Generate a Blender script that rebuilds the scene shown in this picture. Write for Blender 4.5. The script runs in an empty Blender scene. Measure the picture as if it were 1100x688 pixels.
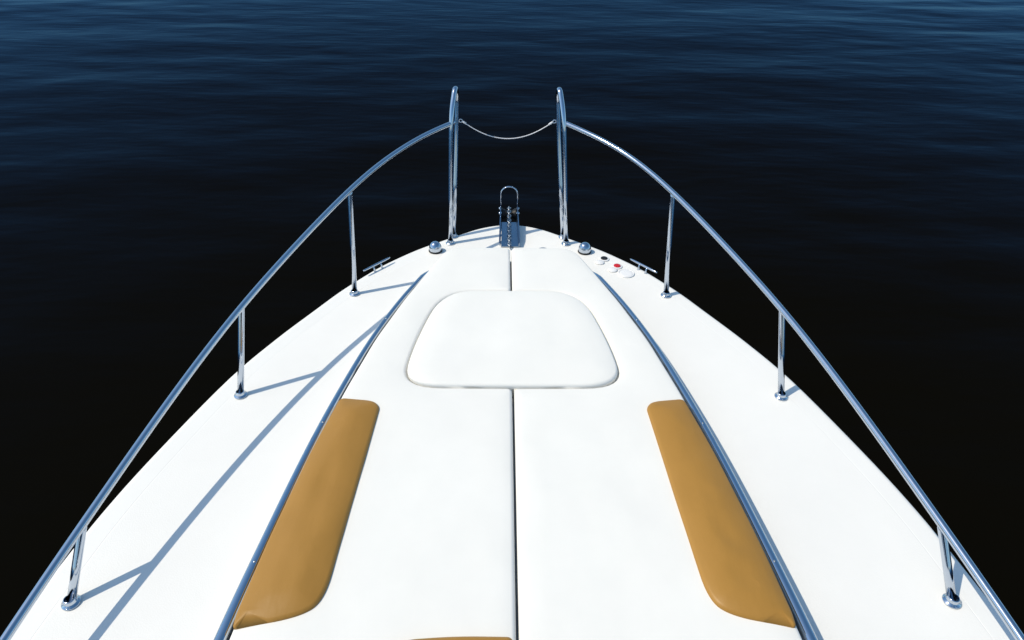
import bpy, bmesh, math, random
import numpy as np
from mathutils import Vector, Matrix
random.seed(4)
C = bpy.context.scene.collection
R = math.radians

# ------------------------------------------------------------------ materials
def new_mat(name):
    m = bpy.data.materials.new(name); m.use_nodes = True
    nt = m.node_tree; b = nt.nodes['Principled BSDF']
    return m, nt, b

def noise(nt, scale, detail=4, rough=.5, stretch=None, vec=None):
    n = nt.nodes.new('ShaderNodeTexNoise')
    n.inputs['Scale'].default_value = scale
    n.inputs['Detail'].default_value = detail
    n.inputs['Roughness'].default_value = rough
    tc = nt.nodes.new('ShaderNodeTexCoord')
    if stretch:
        mp = nt.nodes.new('ShaderNodeMapping')
        mp.inputs['Scale'].default_value = stretch[:3]
        if len(stretch) > 3: mp.inputs['Rotation'].default_value = (0, 0, stretch[3])
        nt.links.new(tc.outputs['Object'], mp.inputs[0])
        nt.links.new(mp.outputs[0], n.inputs['Vector'])
    else:
        nt.links.new(tc.outputs['Object'], n.inputs['Vector'])
    return n

def bump(nt, b, src, strength, dist, prev=None):
    u = nt.nodes.new('ShaderNodeBump')
    u.inputs['Strength'].default_value = strength
    u.inputs['Distance'].default_value = dist
    nt.links.new(src, u.inputs['Height'])
    if prev: nt.links.new(prev, u.inputs['Normal'])
    nt.links.new(u.outputs[0], b.inputs['Normal'])
    return u.outputs[0]

def vary(nt, b, col, amount, n):
    r = nt.nodes.new('ShaderNodeMapRange')
    r.inputs['From Min'].default_value = .3; r.inputs['From Max'].default_value = .7
    r.inputs['To Min'].default_value = 1 - amount; r.inputs['To Max'].default_value = 1 + amount * .3
    nt.links.new(n.outputs['Fac'], r.inputs['Value'])
    v = nt.nodes.new('ShaderNodeVectorMath'); v.operation = 'SCALE'
    v.inputs[0].default_value = col[:3]
    nt.links.new(r.outputs[0], v.inputs['Scale'])
    nt.links.new(v.outputs[0], b.inputs['Base Color'])

def mat_gelcoat():
    m, nt, b = new_mat('gelcoat')
    b.inputs['Roughness'].default_value = .5
    b.inputs['Specular IOR Level'].default_value = .3
    vary(nt, b, (.79, .78, .75), .02, noise(nt, 3, 3))
    n = noise(nt, 5, 2)
    bump(nt, b, n.outputs['Fac'], .15, .01)
    return m
def mat_nonskid():
    m, nt, b = new_mat('nonskid')
    b.inputs['Roughness'].default_value = .6
    b.inputs['Specular IOR Level'].default_value = .25
    vary(nt, b, (.79, .78, .75), .035, noise(nt, 2.2, 5, .6))
    v = nt.nodes.new('ShaderNodeTexVoronoi'); v.inputs['Scale'].default_value = 220
    tc = nt.nodes.new('ShaderNodeTexCoord'); nt.links.new(tc.outputs['Object'], v.inputs['Vector'])
    p = bump(nt, b, v.outputs['Distance'], .12, .002)
    n = noise(nt, 2.0, 2); bump(nt, b, n.outputs['Fac'], .2, .02, p)
    return m
def mat_vinyl(name, col, wr, fold=.012, rough=.42, amt=.03):
    m, nt, b = new_mat(name)
    b.inputs['Roughness'].default_value = rough
    b.inputs['Specular IOR Level'].default_value = .35
    vary(nt, b, col, amt, noise(nt, 4, 5, .6))
    g = nt.nodes.new('ShaderNodeTexVoronoi'); g.inputs['Scale'].default_value = 420
    tc = nt.nodes.new('ShaderNodeTexCoord'); nt.links.new(tc.outputs['Object'], g.inputs['Vector'])
    p = bump(nt, b, g.outputs['Distance'], .12, .001)
    n1 = noise(nt, 2.6, 2, .5, (1, .7, 1, .5))
    p = bump(nt, b, n1.outputs['Fac'], wr, fold * 3, p)
    n2 = noise(nt, 9, 3, .5, (1.6, .5, 1, -.9))
    bump(nt, b, n2.outputs['Fac'], wr, fold, p)
    return m
def mat_steel(name='stainless_steel', rough=.1, col=(.52, .58, .66)):
    m, nt, b = new_mat(name)
    b.inputs['Metallic'].default_value = 1
    b.inputs['Base Color'].default_value = (*col, 1)
    n = noise(nt, 60, 4)
    r = nt.nodes.new('ShaderNodeMapRange')
    r.inputs['To Min'].default_value = rough * .6; r.inputs['To Max'].default_value = rough * 1.5
    nt.links.new(n.outputs['Fac'], r.inputs['Value']); nt.links.new(r.outputs[0], b.inputs['Roughness'])
    return m
def mat_plain(name, col, rough=.5, spec=.4):
    m, nt, b = new_mat(name)
    b.inputs['Roughness'].default_value = rough
    b.inputs['Specular IOR Level'].default_value = spec
    vary(nt, b, col, .06, noise(nt, 20, 4))
    return m
def mat_water():
    m = bpy.data.materials.new('sea_water'); m.use_nodes = True
    nt = m.node_tree; nt.nodes.remove(nt.nodes['Principled BSDF'])
    out = nt.nodes['Material Output']
    def nz(scale, detail, stretch):
        n = noise(nt, scale, detail, .5, stretch); return n.outputs['Fac']
    prev = None
    for h, st, di in ((nz(1.2, 3, (.45, 1.2, 1, .1)), .24, .10), (nz(4.5, 3, (.5, 1.3, 1, -.1)), .10, .03)):
        u = nt.nodes.new('ShaderNodeBump'); u.inputs['Strength'].default_value = st; u.inputs['Distance'].default_value = di
        nt.links.new(h, u.inputs['Height'])
        if prev: nt.links.new(prev, u.inputs['Normal'])
        prev = u.outputs[0]
    body = nt.nodes.new('ShaderNodeBsdfDiffuse'); body.inputs[0].default_value = (.0030, .0026, .0014, 1)
    gl = nt.nodes.new('ShaderNodeBsdfGlossy'); gl.inputs['Color'].default_value = (.255, .56, .93, 1); gl.inputs['Roughness'].default_value = .14
    fr = nt.nodes.new('ShaderNodeFresnel'); fr.inputs['IOR'].default_value = 1.055
    mx = nt.nodes.new('ShaderNodeMixShader')
    nt.links.new(prev, gl.inputs['Normal']); nt.links.new(prev, fr.inputs['Normal'])
    nt.links.new(fr.outputs[0], mx.inputs[0]); nt.links.new(body.outputs[0], mx.inputs[1]); nt.links.new(gl.outputs[0], mx.inputs[2])
    nt.links.new(mx.outputs[0], out.inputs['Surface'])
    return m

GEL = mat_gelcoat(); SKID = mat_nonskid()
WHITE = mat_vinyl('white_vinyl', (.80, .787, .745), .12, .006)
TAN = mat_vinyl('tan_vinyl', (.358, .184, .035), .35, .006, .45, .06)
STEEL = mat_steel()
DSTEEL = mat_steel('dull_steel', .22, (.26, .33, .42))
CHAINM = mat_steel('galvanised_chain', .3, (.42, .45, .48))
BLACK = mat_plain('black_rubber', (.012, .012, .013), .5)
GREY = mat_plain('grey_plastic', (.30, .31, .33), .45)
REDM = mat_plain('red_plastic', (.55, .012, .018), .35)
WPLAS = mat_plain('white_plastic', (.78, .78, .78), .3)
HULLM = mat_plain('hull_paint', (.78, .78, .78), .18, .5)

# ------------------------------------------------------------------ helpers
def obj(name, bm, m, parent=None, smooth=True):
    me = bpy.data.meshes.new(name)
    bmesh.ops.recalc_face_normals(bm, faces=bm.faces)
    bm.to_mesh(me); bm.free()
    if smooth:
        for p in me.polygons: p.use_smooth = True
    o = bpy.data.objects.new(name, me); C.objects.link(o)
    if isinstance(m, (list, tuple)):
        for k in m: me.materials.append(k)
    else: me.materials.append(m)
    if parent: o.parent = parent
    return o
def tag(o, label, cat, group=None):
    o['label'] = label; o['category'] = cat
    if group: o['group'] = group
    return o
def sharp(o, deg=35):
    me = o.data
    bm = bmesh.new(); bm.from_mesh(me)
    for e in bm.edges:
        if len(e.link_faces) == 2 and e.calc_face_angle(0) > R(deg): e.smooth = False
    bm.to_mesh(me); bm.free()

def catmull(pts, n=8):
    P = [Vector(p) for p in pts]
    P = [2 * P[0] - P[1]] + P + [2 * P[-1] - P[-2]]
    out = []
    for i in range(1, len(P) - 2):
        a, b, c, d = P[i-1], P[i], P[i+1], P[i+2]
        for k in range(n):
            t = k / n
            out.append(.5 * ((2*b) + (c-a)*t + (2*a-5*b+4*c-d)*t*t + (3*b-a-3*c+d)*t**3))
    out.append(P[-2]); return out
def round_path(pts, rad, n=8):
    P = [Vector(p) for p in pts]; out = [P[0]]
    for i in range(1, len(P)-1):
        r = rad[i-1] if isinstance(rad, (list, tuple)) else rad
        a = (P[i-1]-P[i]); c = (P[i+1]-P[i])
        ra = min(r, a.length*.49); rc = min(r, c.length*.49)
        A = P[i] + a.normalized()*ra; B = P[i] + c.normalized()*rc
        for k in range(n+1):
            t = k/n; out.append((1-t)**2*A + 2*t*(1-t)*P[i] + t*t*B)
    out.append(P[-1]); return out
def tube(bm, path, r, seg=16, cap=True, closed=False):
    path = [Vector(p) for p in path]
    q = [path[0]]
    for p in path[1:]:
        if (p - q[-1]).length > 1e-5: q.append(p)
    path = q; n = len(path); rings = []
    t0 = (path[1]-path[0]).normalized()
    ref = Vector((0,0,1)) if abs(t0.z) < .9 else Vector((1,0,0))
    u = t0.cross(ref).normalized()
    for i in range(n):
        if closed: t = (path[(i+1) % n]-path[i-1]).normalized()
        else: t = (path[min(i+1,n-1)]-path[max(i-1,0)]).normalized()
        u = (u - t*u.dot(t)).normalized(); v = t.cross(u)
        rr = r[i] if isinstance(r, (list, tuple)) else r
        rings.append([bm.verts.new(path[i] + (u*math.cos(a)+v*math.sin(a))*rr)
                      for a in (2*math.pi*k/seg for k in range(seg))])
    m = n if closed else n-1
    for i in range(m):
        A, B = rings[i], rings[(i+1) % n]
        for k in range(seg):
            bm.faces.new((A[k], A[(k+1) % seg], B[(k+1) % seg], B[k]))
    if cap and not closed:
        bm.faces.new(list(reversed(rings[0]))); bm.faces.new(rings[-1])
def lathe(bm, prof, c=(0,0,0), seg=28, axis=None):
    """profile (r, z) turned round a vertical axis at c; axis tilts it"""
    M = Matrix.Translation(Vector(c))
    if axis: M = M @ Vector((0,0,1)).rotation_difference(Vector(axis)).to_matrix().to_4x4()
    rings = []
    for r, z in prof:
        if r < 1e-6: rings.append([bm.verts.new(M @ Vector((0,0,z)))])
        else: rings.append([bm.verts.new(M @ Vector((r*math.cos(a), r*math.sin(a), z)))
                            for a in (2*math.pi*k/seg for k in range(seg))])
    for A, B in zip(rings, rings[1:]):
        for k in range(seg):
            k2 = (k+1) % seg
            if len(A) == 1 and len(B) == 1: continue
            if len(A) == 1: bm.faces.new((A[0], B[k2], B[k]))
            elif len(B) == 1: bm.faces.new((A[k], A[k2], B[0]))
            else: bm.faces.new((A[k], A[k2], B[k2], B[k]))
def box(bm, x0, x1, y0, y1, z0, z1, bev=.0):
    r = bmesh.ops.create_cube(bm, size=1)
    for v in r['verts']:
        v.co = Vector(((x0+x1)/2 + v.co.x*(x1-x0), (y0+y1)/2 + v.co.y*(y1-y0), (z0+z1)/2 + v.co.z*(z1-z0)))
    if bev:
        es = list({e for v in r['verts'] for e in v.link_edges})
        bmesh.ops.bevel(bm, geom=es, offset=bev, segments=2, affect='EDGES', profile=.5)

def round_poly(pts):
    """[(x, y, radius)] closed -> dense outline with rounded corners"""
    n = len(pts); out = []
    for i in range(n):
        p = Vector(pts[i][:2]); a = Vector(pts[i-1][:2]) - p; c = Vector(pts[(i+1) % n][:2]) - p
        r = pts[i][2]
        if r <= 0: out.append(p); continue
        ra = min(r, a.length*.48); rc = min(r, c.length*.48)
        A = p + a.normalized()*ra; B = p + c.normalized()*rc
        for k in range(9):
            t = k/8; out.append((1-t)**2*A + 2*t*(1-t)*p + t*t*B)
    res = []
    for i, p in enumerate(out):                       # resample long edges
        q = out[(i+1) % len(out)]; L = (q-p).length
        if L < 1e-5: continue
        k = max(1, int(L/.05))
        for j in range(k): res.append(p.lerp(q, j/k))
    return res
def area(o): return sum(o[i-1].x*o[i].y - o[i].x*o[i-1].y for i in range(len(o)))/2
def inset(o, d):
    n = len(o); res = []
    for i in range(n):
        e1 = (o[i]-o[i-1]).normalized(); e2 = (o[(i+1) % n]-o[i]).normalized()
        n1 = Vector((-e1.y, e1.x)); n2 = Vector((-e2.y, e2.x))
        b = n1 + n2
        if b.length < 1e-4: b = n1
        b.normalize(); k = max(.5, b.dot(n1))
        res.append(o[i] + b*(d/k))
    return res
def poly_dist(P, o):
    """distance of points P (n,2) to the closed outline o, and whether they lie inside"""
    A = np.array([(q.x, q.y) for q in o]); B = np.roll(A, -1, 0)
    D = np.full(len(P), 9.0); ins = np.zeros(len(P), bool)
    for a, b in zip(A, B):
        e = b-a; t = np.clip(((P-a)@e)/(e@e), 0, 1)
        D = np.minimum(D, np.hypot(*(P-(a+t[:,None]*e)).T))
        c = (a[1] > P[:,1]) != (b[1] > P[:,1])
        if a[1] != b[1]: ins ^= c & (P[:,0] < (b[0]-a[0])*(P[:,1]-a[1])/(b[1]-a[1])+a[0])
    return D, ins
def wave_field(X, Y, seed, lam0=.12, lam1=.5, n=14):
    g = np.random.default_rng(seed); Z = np.zeros_like(X)
    for _ in range(n):
        lam = lam0*(lam1/lam0)**g.random(); th = g.random()*3.1416
        Z += lam*np.sin(6.283/lam*(X*np.cos(th)+Y*np.sin(th))+g.random()*6.283)
    return Z/(n**.5*lam1)
def cushion(outline, z0, z1, r, crown=0, crown_w=.08, wob=0, seed=1, step=.022, extra=None, wl=.12):
    """upholstered slab: side wall, rounded shoulder, softly domed and slightly uneven top"""
    o = round_poly(outline)
    if area(o) < 0: o.reverse()
    ds = [r*(1-math.cos(k/6*math.pi/2)) for k in range(1, 7)] + [r+crown_w*.3, r+crown_w*.65]
    cand = []
    for d in ds:
        p = np.array([(q.x, q.y) for q in inset(o, d)])
        D, I = poly_dist(p, o); cand.append(p[I & (D > d*.985-1e-5)])
    A = np.array([(q.x, q.y) for q in o]); lo, hi = A.min(0), A.max(0)
    gx, gy = np.meshgrid(np.arange(lo[0], hi[0], step), np.arange(lo[1], hi[1], step))
    g = np.stack([gx.ravel(), gy.ravel()], 1)
    D, I = poly_dist(g, o); cand.append(g[I & (D > ds[-1]+step*.5)])
    pts = [Vector(q) for q in A] + [Vector(q) for q in np.concatenate(cand)]
    n = len(o)
    from mathutils.geometry import delaunay_2d_cdt
    V, E, F, ov, oe, of = delaunay_2d_cdt(pts, [], [list(range(n))], 1, 1e-5, True)
    P = np.array([(q.x, q.y) for q in V]); D, _ = poly_dist(P, o)
    dd = np.minimum(D, r)
    Z = z1 - r + np.sqrt(np.maximum(0, r*r-(r-dd)**2))
    t = np.clip((D-r*.4)/crown_w, 0, 1); Z += crown*(1-(1-t)**2)
    if wob: Z += wob*wave_field(P[:,0], P[:,1], seed, wl, .5 if wl > .1 else .3)*np.clip(D/.03, 0, 1)
    if extra is not None: Z += extra(P, D)
    bm = bmesh.new()
    vs = [bm.verts.new((p[0], p[1], z)) for p, z in zip(P, Z)]
    for f in F:
        try: bm.faces.new([vs[i] for i in f])
        except ValueError: pass
    # map outline order onto output vertices for the wall
    idx = {}
    for i, src in enumerate(ov):
        for q in src:
            if q < n: idx[q] = i
    top = [vs[idx[i]] for i in range(n) if i in idx]
    c = inset(o, r*.35); low = []; mid = []
    for i in range(n):
        if i not in idx: continue
        mid.append(bm.verts.new((o[i].x, o[i].y, z0+(z1-r-z0)*.3)))
        low.append(bm.verts.new((c[i].x, c[i].y, z0)))
    m = len(top)
    for k in range(m):
        k2 = (k+1) % m
        bm.faces.new((top[k], top[k2], mid[k2], mid[k])); bm.faces.new((mid[k], mid[k2], low[k2], low[k]))
    bm.faces.new(list(reversed(low)))
    return bm
def mirror(pts): return [(-p[0], *p[1:]) for p in pts]

# ------------------------------------------------------------------ boat shell
boat = bpy.data.objects.new('motor_boat', None); C.objects.link(boat)
boat.location = (0, 0, 0)
tag(boat, 'white motor boat bow with chrome guard rails pointing out over dark water', 'boat')

EDGE = [(-3.6,1.56),(-2.5,1.60),(-1.2,1.61),(0,1.595),(.6,1.568),(1.0,1.54),(1.32,1.502),(1.6,1.458),(1.9,1.385),
        (2.33,1.255),(2.62,1.13),(2.88,.995),(3.03,.915),(3.15,.84),(3.3,.735),(3.42,.628),(3.52,.525),
        (3.62,.40),(3.70,.295),(3.77,.195),(3.815,.09),(3.826,0)]
ed = catmull([(b, y, 0) for y, b in EDGE], 5)
def ring(inner, z, zb=None):
    """deck outline moved inboard by `inner`, full loop port -> bow -> starboard"""
    half = []
    for i, p in enumerate(ed):
        t = (ed[min(i+1, len(ed)-1)] - ed[max(i-1, 0)]).normalized()
        nrm = Vector((-t.y, t.x, 0))
        if i == len(ed)-1: nrm = Vector((0,-1,0))
        q = p + nrm*inner
        q.x = max(q.x, 0.0)
        half.append(Vector((q.x, q.y, z)))
    half[-1].x = 0
    return half + [Vector((-p.x, p.y, p.z)) for p in reversed(half[:-1])]
def loft(bm, rings, mats=None):
    vs = [[bm.verts.new(p) for p in r] for r in rings]
    for j, (A, B) in enumerate(zip(vs, vs[1:])):
        for k in range(len(A)-1):
            f = bm.faces.new((A[k], A[k+1], B[k+1], B[k]))
            if mats: f.material_index = mats[j]
    return vs

# deck: rolled gunwale, smooth margin, shallow groove, non-skid field
bm = bmesh.new()
prof = [(0, -.055), (0, -.026), (.0025, -.011), (.008, -.004), (.016, -.0008), (.024, 0), (.030, 0), (.082, 0), (.0865, 0), (.0875, 0), (.0885, -.0005), (.0905, -.0005), (.0915, 0), (.0925, 0), (.098, 0), (.12, 0)]
vs = loft(bm, [ring(d, z) for d, z in prof], [0]*14 + [1])
inner = vs[-1]; n = len(inner)
for k in range(n//2):                                  # close across, strip by strip
    a, b, c, d = inner[k], inner[k+1], inner[n-2-k], inner[n-1-k]
    if b is c: f = bm.faces.new((a, b, d))
    else: f = bm.faces.new((a, b, c, d))
    f.material_index = 1
deck = obj('deck', bm, [GEL, SKID], boat)
sharp(deck, 40)

# hull sides flaring down to a knuckle and on below the water
bm = bmesh.new()
def hull_ring(k, z, pull):
    out = []
    for p in ring(0.006, z):
        t = max(0, (p.y+3.6)/7.43)
        out.append(Vector((p.x*(1-(1-k)*(.35+.65*t)), p.y - pull*t**3, z)))
    return out
H = [(1.0,-.056,0),(.985,-.14,.02),(.93,-.35,.12),(.85,-.6,.26),(.74,-.9,.44),(.62,-1.2,.62),(.5,-1.5,.85)]
vs = loft(bm, [hull_ring(*h) for h in H])
st = [r[0] for r in vs] + [r[-1] for r in reversed(vs)]
bm.faces.new(st)
hull = obj('hull', bm, HULLM, boat); sharp(hull, 50)
bm = bmesh.new()
tube(bm, [p + Vector((0,0,0)) for p in ring(.003, -.075)], .016, 10)
obj('rub_rail', bm, GREY, boat)

# low coachroof under the sun pads
GR = [(.30,3.30),(.433,3.118),(.548,2.80),(.638,2.48),(.712,2.11),(.765,1.77),(.808,1.40),(.840,1.07),(.862,.7),(.885,.2),(.89,-1.6)]
roof_half = [(x-.022, y, .03) for x, y in GR[1:]]
bm = cushion([(.02,3.30,.1),(.33,3.30,.09)] + roof_half + [(-x, y, r) for x, y, r in reversed(roof_half)] + [(-.34,3.30,.09)], .0, .045, .02)
obj('coachroof', bm, GEL, boat)
# raked tinted windscreen and cabin the photographer stands on, behind and below the picture's lower edge
bm = bmesh.new()
cs = [(-.9,.50,.02),(-.55,.62,.02),(0,.665,.02),(.55,.62,.02),(.9,.50,.02),(1.12,.05,.01),(1.18,-1.0,.005)]
cs = [(-1.18,-1.0,.005),(-1.12,.05,.01)] + cs
loc_ = catmull(cs, 6)
upc = [Vector((p.x*.86, p.y-.62, .52)) for p in loc_]
def strip(bm, A, B):
    a = [bm.verts.new(p) for p in A]; b = [bm.verts.new(p) for p in B]
    for i in range(len(a)-1): bm.faces.new((a[i], a[i+1], b[i+1], b[i]))
    return a, b
strip(bm, [p + Vector((0,0,.05)) for p in loc_], upc)
ws = obj('windscreen', bm, mat_plain('tinted_glass', (.008,.010,.013), .06, .5), boat)
bm = bmesh.new(); tube(bm, upc, .018, 12); tube(bm, [p + Vector((0,0,.045)) for p in loc_], .022, 12)
obj('windscreen_frame', bm, STEEL, ws)
bm = cushion([(.62,-.25,.1),(1.0,-.75,.1),(1.05,-3.4,.1),(-1.05,-3.4,.1),(-1.0,-.75,.1),(-.62,-.25,.1)], .002, .40, .06)
obj('cabin_top', bm, GEL, boat)

# ------------------------------------------------------------------ guard rails
RAIL = [(.306,3.700,.684),(.381,3.652,.668),(.455,3.592,.653),(.545,3.505,.632),(.632,3.402,.606),(.715,3.277,.576),(.800,3.127,.542),(.930,2.84,.478),(1.057,2.508,.409),(1.119,2.344,.377),
        (1.220,1.995,.312),(1.286,1.642,.254),(1.336,1.375,.213),(1.394,1.040,.166),(1.430,.75,.125),(1.462,.40,.08),(1.482,.10,.04),(1.49,-.1,.004)]
POST = [((1.378,1.243),(1.336,1.368,.212)), ((1.160,2.213),(1.119,2.340,.376)), ((.818,3.015),(.799,3.127,.541))]
TR = .0132
EYE = {}
def rail_bm(s):
    bm = bmesh.new()
    pts = [(x*s - .008*(i < 3), y, z) for i, (x, y, z) in enumerate(RAIL)]
    p = catmull(pts, 6)
    for _ in range(60):                                    # one fair curve through the posts
        p = [p[0]] + [p[i]*.5 + (p[i-1]+p[i+1])*.25 for i in range(1, len(p)-1)] + [p[-1]]
    tube(bm, catmull(p, 3), TR, 28)
    return bm
def flange_bm(c, axis):
    bm = bmesh.new()
    lathe(bm, [(0,.0022),(.0275,.0022),(.028,.0045),(.027,.0065),(.0195,.0085),(.0182,.012),(.0175,.022),(.0165,.0235),(.0145,.024)], c, 28)
    for a in (.5, 2.6, 4.7):
        lathe(bm, [(.0036,.006),(.0034,.0078),(.002,.0086),(0,.0087)], (c[0]+.0232*math.cos(a), c[1]+.0232*math.sin(a), c[2]), 12)
    return bm
for s in (-1, 1):
    rail = obj('guard_rail', rail_bm(s), STEEL, boat)
    rail['label'] = 'port side guard rail tube' if s < 0 else 'starboard side guard rail tube'
    for (fx, fy), (tx, ty, tz) in POST:
        bm = bmesh.new()
        a = Vector((fx*s, fy, .004)); b = Vector((tx*s, ty, tz-.004))
        tube(bm, [a, a.lerp(b, .5), a.lerp(b, .96), b], [.0134, .0134, .0134, .0134], 20)
        obj('stanchion', bm, STEEL, rail)
        obj('flange', flange_bm((fx*s, fy, 0), b-a), STEEL, rail)
    # bow hoop: rear leg, sloping crown, front leg
    def sh(z): return -.010 - .013*min(z, .9)/.9
    hp = [(.342,3.572,.004),(.327,3.64,.36),(.307,3.695,.73),(.285,3.785,.855),(.281,3.835,.80),(.296,3.79,.5),(.330,3.655,.004)]
    bm = bmesh.new()
    tube(bm, round_path([(x*s+sh(z), y, z) for x, y, z in hp], [.1,.09,.045,.05,.2], 10), .0145, 20)
    hoop = obj('bow_hoop', bm, STEEL, boat)
    for q in (hp[0], hp[-1]):
        obj('flange', flange_bm((q[0]*s+sh(0), q[1], 0), (0,0,1)), STEEL, hoop)
    bm = bmesh.new()
    ez = .655; et = (ez-.5)/.3
    ex = (.296+(.281-.296)*et)*s + sh(ez) - .0145*s; yl = 3.79+.045*et
    tube(bm, [Vector((ex - s*.008 + .009*math.cos(t), yl, ez+.009*math.sin(t))) for t in (2*math.pi*k/16 for k in range(16))], .0026, 8, closed=True)
    EYE[s] = (ex - s*.017, yl, ez-.002)
    obj('eye', bm, STEEL, hoop)

# safety line between the hoops
bm = bmesh.new()
(xa, yl, zl), (xb, _, _) = EYE[-1], EYE[1]
pts = []
for k in range(41):
    t = k/40; u = 2*t-1
    pts.append((xa+(xb-xa)*t, yl, zl - .100*(1-u*u)))
tube(bm, pts, .0025, 10)
for x, sgn in ((xa, 1), (xb, -1)):
    lathe(bm, [(0,-.014),(.0055,-.013),(.006,.012),(0,.013)], (x+.011*sgn, yl, zl-.008), 12, (1, 0, -.66*sgn))
tag(obj('safety_line', bm, mat_plain('white_wire', (.72,.72,.74), .3)), 'thin white safety line sagging between the two bow hoops', 'line')

# ------------------------------------------------------------------ grab rails along the coachroof
for s in (-1, 1):
    bm = bmesh.new()
    p = catmull([(x*s, y, .0) for x, y in GR[1:-2]], 8)
    prev = None
    for i, q in enumerate(p):
        t = (p[min(i+1, len(p)-1)]-p[max(i-1, 0)]).normalized(); nn = Vector((t.y, -t.x, 0))
        if nn.x*s < 0: nn = -nn
        w = np.interp(q.y, [.7, 1.1, 1.7, 2.4, 3.06, 3.118], [.020, .0172, .0140, .0125, .0120, .006])
        h = np.interp(q.y, [.7, 2.4, 3.05, 3.118], [.108, .106, .104, .085])
        prof = [(-w, .004), (-w, h-w*.75)] + [(-w*math.cos(a), h-w*.75+w*.75*math.sin(a)) for a in (k/10*math.pi for k in range(1, 10))] + [(w, h-w*.75), (w, .004)]
        rg = [bm.verts.new(q + nn*x + Vector((0,0,z))) for x, z in prof]
        if prev:
            for k in range(len(rg)-1): bm.faces.new((prev[k], prev[k+1], rg[k+1], rg[k]))
        else: bm.faces.new(rg)
        prev = rg
    bm.faces.new(list(reversed(prev)))
    gr = obj('grab_rail', bm, STEEL, boat); sharp(gr, 50)
    for yy in (2.66, 1.96, 1.30):
        q = min(p, key=lambda v: abs(v.y-yy)); hz = np.interp(yy, [.7, 2.4, 3.05], [.108, .106, .104])
        bm = bmesh.new(); lathe(bm, [(.0042,-.002),(.0042,.0008),(.003,.0018),(0,.002)], (q.x-.003*s, q.y, hz), 14)
        obj('screw', bm, CHAINM, gr)

# ------------------------------------------------------------------ deck fittings
for s in (-1, 1):                                          # chrome domes beside the bow hoops
    bm = bmesh.new()
    lathe(bm, [(0,.002),(.039,.002),(.040,.007),(.037,.010)], (.433*s, 3.478, 0), 28)
    base = obj('bow_light', bm, BLACK, boat)
    bm = bmesh.new()
    lathe(bm, [(.036,.0105),(.0365,.018)] + [(.0365*math.cos(a), .022+.040*math.sin(a)) for a in (k/9*math.pi/2 for k in range(10))], (.433*s, 3.478, 0), 28)
    obj('chrome_cover', bm, STEEL, base)
for s in (-1, 1):                                          # horn cleats on the gunwale
    a = Vector((.800*s, 3.193, .034)); b = Vector((.675*s, 3.342, .034)); d = (b-a).normalized()
    bm = bmesh.new()
    m = (a+b)/2
    tube(bm, [a, a.lerp(b,.06), a.lerp(b,.25), m, a.lerp(b,.75), a.lerp(b,.94), b], [.003,.0048,.0058,.006,.0058,.0048,.003], 12)
    cl = obj('mooring_cleat', bm, STEEL, boat)
    inb = Vector((-d.y, d.x, 0)) * (1 if (-d.y)*s < 0 else -1)
    for t in (-.026, .026):
        q = m + d*t
        bm = bmesh.new()
        tube(bm, [q, q + Vector((0,0,-.016)) + inb*.004, Vector((q.x, q.y, -.012)) + inb*.016], [.005,.005,.007], 12)
        obj('leg', bm, STEEL, cl)
# windlass foot switches and filler cap on the starboard side deck
def disc(name, x, y, r, h, m, parent, z=.0018):
    bm = bmesh.new()
    lathe(bm, [(0,z),(r,z),(r,z+h*.7),(r*.93,z+h),(r*.55,z+h*1.08),(0,z+h*1.1)], (x,y,0), 24)
    return obj(name, bm, m, parent)
for x, y, m in ((.537,3.395,BLACK),(.600,3.312,REDM)):
    f = disc('foot_switch', x, y, .029, .004, WPLAS, boat)
    disc('button', x, y, .0195, .004, m, f, .006)
    bm = bmesh.new()                                        # hinged guard lid lying open
    lathe(bm, [(0,.002),(.026,.002),(.026,.005),(.022,.0075),(0,.0085)], (x-.030, y-.040, 0), 24)
    obj('lid', bm, WPLAS, f)
f = disc('filler_cap', .640, 3.235, .038, .004, WPLAS, boat)
bm = bmesh.new()
tube(bm, [Vector((.640+.042*math.cos(a), 3.235+.042*math.sin(a), .003)) for a in (2*math.pi*k/28 for k in range(28))], .004, 8, closed=True)
obj('collar', bm, WPLAS, f)
# flush ring pull of the anchor locker
bm = bmesh.new()
lathe(bm, [(.034,.0018),(.034,.004),(.026,.0045),(.024,.002)], (.192,3.49,0), 24)
lt = obj('locker_latch', bm, STEEL, boat)
bm = bmesh.new(); lathe(bm, [(0,.0022),(.024,.0022),(.0235,.003),(0,.003)], (.192,3.49,0), 24)
obj('recess', bm, BLACK, lt)

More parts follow.
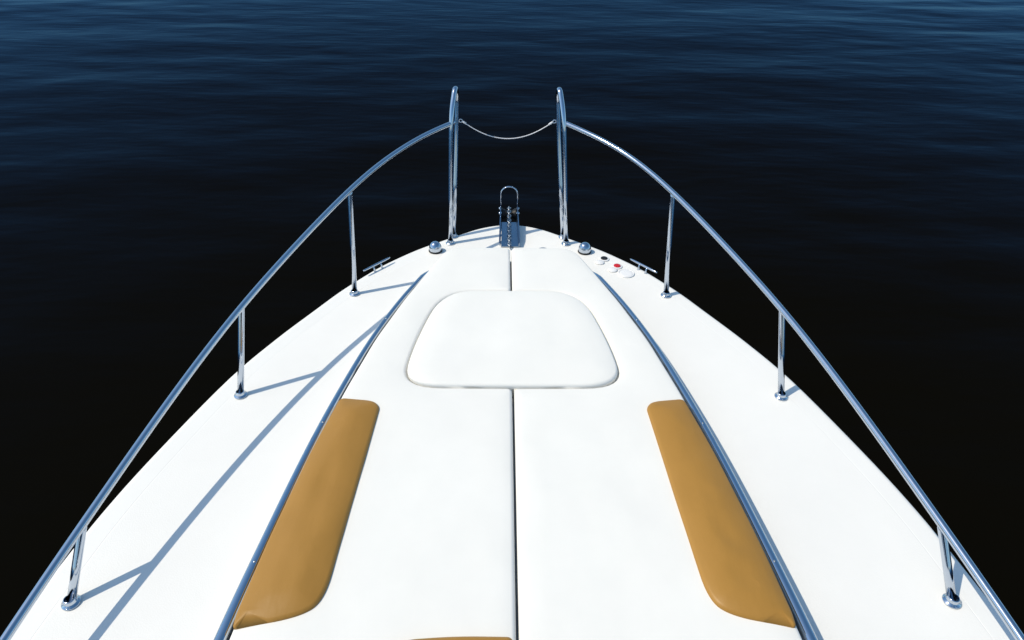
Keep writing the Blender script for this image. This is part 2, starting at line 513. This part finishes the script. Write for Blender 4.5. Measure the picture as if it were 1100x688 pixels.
# ------------------------------------------------------------------ bow roller and anchor chain
rb = bpy.data.objects.new('bow_roller', None); C.objects.link(rb); rb.parent = boat
bm = bmesh.new()
def trap_plate(bm, y0, y1, x0a, x0b, x1a, x1b, z0, z1):
    v = [bm.verts.new(p) for p in ((x0a,y0,z0),(x0b,y0,z0),(x1b,y1,z0),(x1a,y1,z0),(x0a,y0,z1),(x0b,y0,z1),(x1b,y1,z1),(x1a,y1,z1))]
    for q in ((0,1,2,3),(4,5,6,7),(0,1,5,4),(1,2,6,5),(2,3,7,6),(3,0,4,7)): bm.faces.new([v[i] for i in q])
trap_plate(bm, 3.525, 3.835, -.0525, .050, -.050, .042, .004, .009)
ch = obj('channel', bm, DSTEEL, rb, False)
for s in (-1, 1):
    bm = bmesh.new()
    xo = -.004
    w0, w1 = .052, .046
    prof = [(3.525,.012,.030),(3.60,.012,.052),(3.72,.012,.062),(3.84,-.02,.066),(3.92,-.03,.068),(3.99,-.02,.062),(4.02,.005,.045)]
    A = []; B = []
    for y, zl, zh in prof:
        w = w0 + (w1-w0)*(y-3.525)/.35 if y < 3.875 else w1
        A.append((bm.verts.new((xo+s*w, y, zl)), bm.verts.new((xo+s*(w+.004), y, zh))))
        B.append((bm.verts.new((xo+s*(w+.006), y, zl)), bm.verts.new((xo+s*(w+.010), y, zh))))
    for i in range(len(A)-1):
        bm.faces.new((A[i][0],A[i+1][0],A[i+1][1],A[i][1])); bm.faces.new((B[i][0],B[i+1][0],B[i+1][1],B[i][1]))
        bm.faces.new((A[i][1],A[i+1][1],B[i+1][1],B[i][1])); bm.faces.new((A[i][0],A[i+1][0],B[i+1][0],B[i][0]))
    for i in (0, -1): bm.faces.new((A[i][0],A[i][1],B[i][1],B[i][0]))
    obj('cheek_plate', bm, DSTEEL, rb, False)
    for y, z in ((3.885,.045),(3.945,.048)):
        bm = bmesh.new()
        lathe(bm, [(0,-.012),(.009,-.012),(.009,.003),(.006,.006),(0,.006)], (xo+s*(w1+.013), y, z), 12, (s,0,0))
        obj('bolt', bm, STEEL, rb)
bm = bmesh.new()
lathe(bm, [(0,-.046),(.036,-.046),(.036,-.04),(.020,-.012),(.020,.012),(.036,.04),(.036,.046),(0,.046)], (-.004,3.945,.012), 24, (1,0,0))
obj('roller', bm, BLACK, rb)
bm = bmesh.new()
hoop = [(-.004-.0525,3.925,.03),(-.004-.0525,3.948,.13)]
hoop += [(-.004-.0525*math.cos(a), 3.948+.002*math.sin(a), .142+.0525*math.sin(a)) for a in (k/14*math.pi for k in range(15))]
hoop += [(-.004+.0525,3.948,.13),(-.004+.0525,3.925,.03)]
tube(bm, hoop, .0052, 12)
obj('bail', bm, STEEL, rb)

bm = bmesh.new()
path = catmull([(-.004,3.50,.018),(-.004,3.60,.026),(-.004,3.75,.036),(-.004,3.90,.046),(-.004,3.945,.049),(-.004,3.975,.036),(-.004,3.990,.0),(-.004,3.99,-.1),(-.004,3.99,-.5),(-.004,3.99,-.9),(-.004,3.99,-1.4)], 24)
pitch = .0235; acc = 0; idx = 0; last = path[0]
for a, b in zip(path, path[1:]):
    acc += (b-a).length
    if acc >= pitch:
        acc = 0
        t = (b-last).normalized(); c = (b+last)/2; last = b
        side = Vector((1,0,0)); up = side.cross(t)
        w = (side+up*.15).normalized() if idx % 2 else (up-side*.15).normalized()
        pts = []
        for k in range(14):
            an = 2*math.pi*k/14
            pts.append(c + t*(.0165*math.cos(an)) + w*(.0105*math.sin(an)))
        tube(bm, pts, .0038, 8, closed=True); idx += 1
tag(obj('anchor_chain', bm, CHAINM), 'silver anchor chain lying in the bow roller channel', 'chain')

# ------------------------------------------------------------------ cushions
HT = [(.002,2.146,0),(.456,2.150,.17),(.439,2.42,.2),(.342,2.872,.22),(.002,2.872,0)]
hatch_o = [q for q in HT] + [(-x, y, r) for x, y, r in reversed(HT)]
pad = [(.0042,3.328,.03),(.345,3.328,.10),(.416,3.13,.08),(.527,2.80,.08),(.617,2.48,.08),(.690,2.11,.08),(.741,1.77,.08),(.782,1.40,.08),(.811,1.07,.08),(.830,.70,.04),
       (.0042,.70,.03),(.0042,2.140,.024),(.462,2.144,.17),(.445,2.42,.2),(.348,2.880,.22),(.0042,2.881,.02)]
PG = 'white sun pad halves'
tag(obj('sun_pad', cushion(mirror(pad), .0475, .112, .014, .004, .09, .0016, 3), WHITE),
    'left half of the white sun pad, under the left tan bolster', 'sun pad', PG)
tag(obj('sun_pad', cushion(pad, .0475, .112, .014, .004, .09, .0016, 3), WHITE),
    'right half of the white sun pad, under the right tan bolster', 'sun pad', PG)
tag(obj('hatch_cushion', cushion(hatch_o, .0475, .121, .012, .009, .12, .0018, 9), WHITE),
    'white rounded trapezoid cushion set into the middle of the sun pad', 'cushion')
bol = [(.687,2.062,.025),(.555,2.046,.04),(.527,2.012,.02),(.546,1.60,.2),(.567,1.170,.09),(.632,1.120,.08),(.800,1.086,.012),(.803,1.13,.02),(.784,1.38,.1),(.736,1.78,.1)]
BG = 'tan bolsters on the sun pad'
for s in (-1, 1):
    b = bol if s > 0 else [(x-.006*(abs(x) > .66), y, r) for x, y, r in mirror(bol)]
    tag(obj('bolster', cushion(b, .105, .127, .010, .017, .085, .0032, 5 if s < 0 else 8, .014, None, .07), TAN),
        'tan vinyl bolster along the %s edge of the sun pad' % ('left' if s < 0 else 'right'), 'bolster', BG)
tag(obj('headrest_cushion', cushion([(-.012,1.053,.02),(-.17,1.056,.1),(-.31,1.046,.03),(-.38,1.01,.03),(-.42,.74,.03),(-.012,.74,.03)], .114, .142, .014, .006, .05, .002, 4), TAN),
    'tan cushion edge at the bottom of the picture, across the left pad half', 'cushion')

# ------------------------------------------------------------------ water: real swell near the boat, one sheet to the horizon
WZ = -1.25
def water():
    rng = np.random.default_rng(7)
    x0, x1, y0, y1, st = -30, 30, -9, 51, .11
    xs = np.arange(x0, x1+1e-6, st); ys = np.arange(y0, y1+1e-6, st)
    X, Y = np.meshgrid(xs, ys)
    Z = np.zeros_like(X)
    for i in range(90):
        lam = .6*(4.6/.6)**rng.random()
        k = 2*math.pi/lam
        th = R(96) + rng.normal(0, .5)
        amp = .0011*lam**.95*(1 + .5*rng.random())
        Z += .52*amp*np.sin(k*(X*math.cos(th)+Y*math.sin(th)) + rng.random()*6.283)
    patch = .65+.35*np.sin(X*.21+.6*np.sin(Y*.13)+1)*np.sin(Y*.27+.5*np.sin(X*.17))
    d = np.minimum(np.minimum(X-x0, x1-X), np.minimum(Y-y0, y1-Y))
    Z *= np.clip(d/2.5, 0, 1)*patch
    nx, ny = len(xs), len(ys)
    v = np.stack([X, Y, Z], -1).reshape(-1, 3)
    i = np.arange(nx*ny).reshape(ny, nx)
    f = np.stack([i[:-1,:-1], i[:-1,1:], i[1:,1:], i[1:,:-1]], -1).reshape(-1, 4)
    # outer frame of eight quads reaching the horizon
    B = 4000.0; X1 = xs[-1]; Y1 = ys[-1]
    gx = [-B, x0, X1, B]; gy = [-B, y0, Y1, B]
    ov = np.array([(a, b, 0) for b in gy for a in gx]); base = len(v)
    of = []
    for r in range(3):
        for c in range(3):
            if r == 1 and c == 1: continue
            of.append([base+r*4+c, base+r*4+c+1, base+(r+1)*4+c+1, base+(r+1)*4+c])
    V = np.concatenate([v, ov]); F = np.concatenate([f, np.array(of)])
    me = bpy.data.meshes.new('water')
    me.from_pydata(V.tolist(), [], F.tolist())
    me.polygons.foreach_set('use_smooth', [True]*len(me.polygons))
    me.materials.append(mat_water())
    o = bpy.data.objects.new('water', me); C.objects.link(o)
    o.location.z = WZ; o['kind'] = 'structure'
water()

# ------------------------------------------------------------------ light
SUN = Vector((-.71, -.075, 1.0)).normalized()
el = math.asin(SUN.z); rot = math.atan2(SUN.x, SUN.y)
w = bpy.data.worlds.new('World'); bpy.context.scene.world = w; w.use_nodes = True
nt = w.node_tree; bg = nt.nodes['Background']
sky = nt.nodes.new('ShaderNodeTexSky'); sky.sky_type = 'NISHITA'; sky.sun_disc = False
sky.sun_elevation = el; sky.sun_rotation = rot % (2*math.pi)
sky.altitude = 0; sky.air_density = 1.0; sky.dust_density = 1.0; sky.ozone_density = 4.0
hs = nt.nodes.new('ShaderNodeHueSaturation'); hs.inputs['Saturation'].default_value = 1.08; hs.inputs['Hue'].default_value = .485
nt.links.new(sky.outputs[0], hs.inputs['Color']); nt.links.new(hs.outputs[0], bg.inputs[0]); bg.inputs[1].default_value = .15
L = bpy.data.lights.new('sun', 'SUN'); L.energy = 3.65; L.angle = R(.5); L.color = (1, .905, .74)
lo = bpy.data.objects.new('sun', L); C.objects.link(lo)
lo.rotation_euler = (-SUN).to_track_quat('-Z', 'Y').to_euler()

# ------------------------------------------------------------------ camera
pt, yw, rl = R(35), R(1.1), R(.9)
fw = Vector((math.sin(yw)*math.cos(pt), math.cos(yw)*math.cos(pt), -math.sin(pt)))
ri = Vector((math.cos(yw), -math.sin(yw), 0)); up = ri.cross(fw)
ri2 = ri*math.cos(rl)+up*math.sin(rl); up2 = up*math.cos(rl)-ri*math.sin(rl)
M = Matrix((ri2, up2, -fw)).transposed().to_4x4(); M.translation = Vector((-.05, 0, 1.95))
cam = bpy.data.cameras.new('camera'); co = bpy.data.objects.new('camera', cam); C.objects.link(co)
co.matrix_world = M
cam.sensor_width = 36; cam.lens = 733/1100*36; cam.clip_start = .05; cam.clip_end = 12000
sc = bpy.context.scene; sc.camera = co
sc.view_settings.view_transform = 'Standard'; sc.view_settings.look = 'None'
sc.view_settings.exposure = 0; sc.view_settings.gamma = 1; sc.view_settings.use_curve_mapping = False
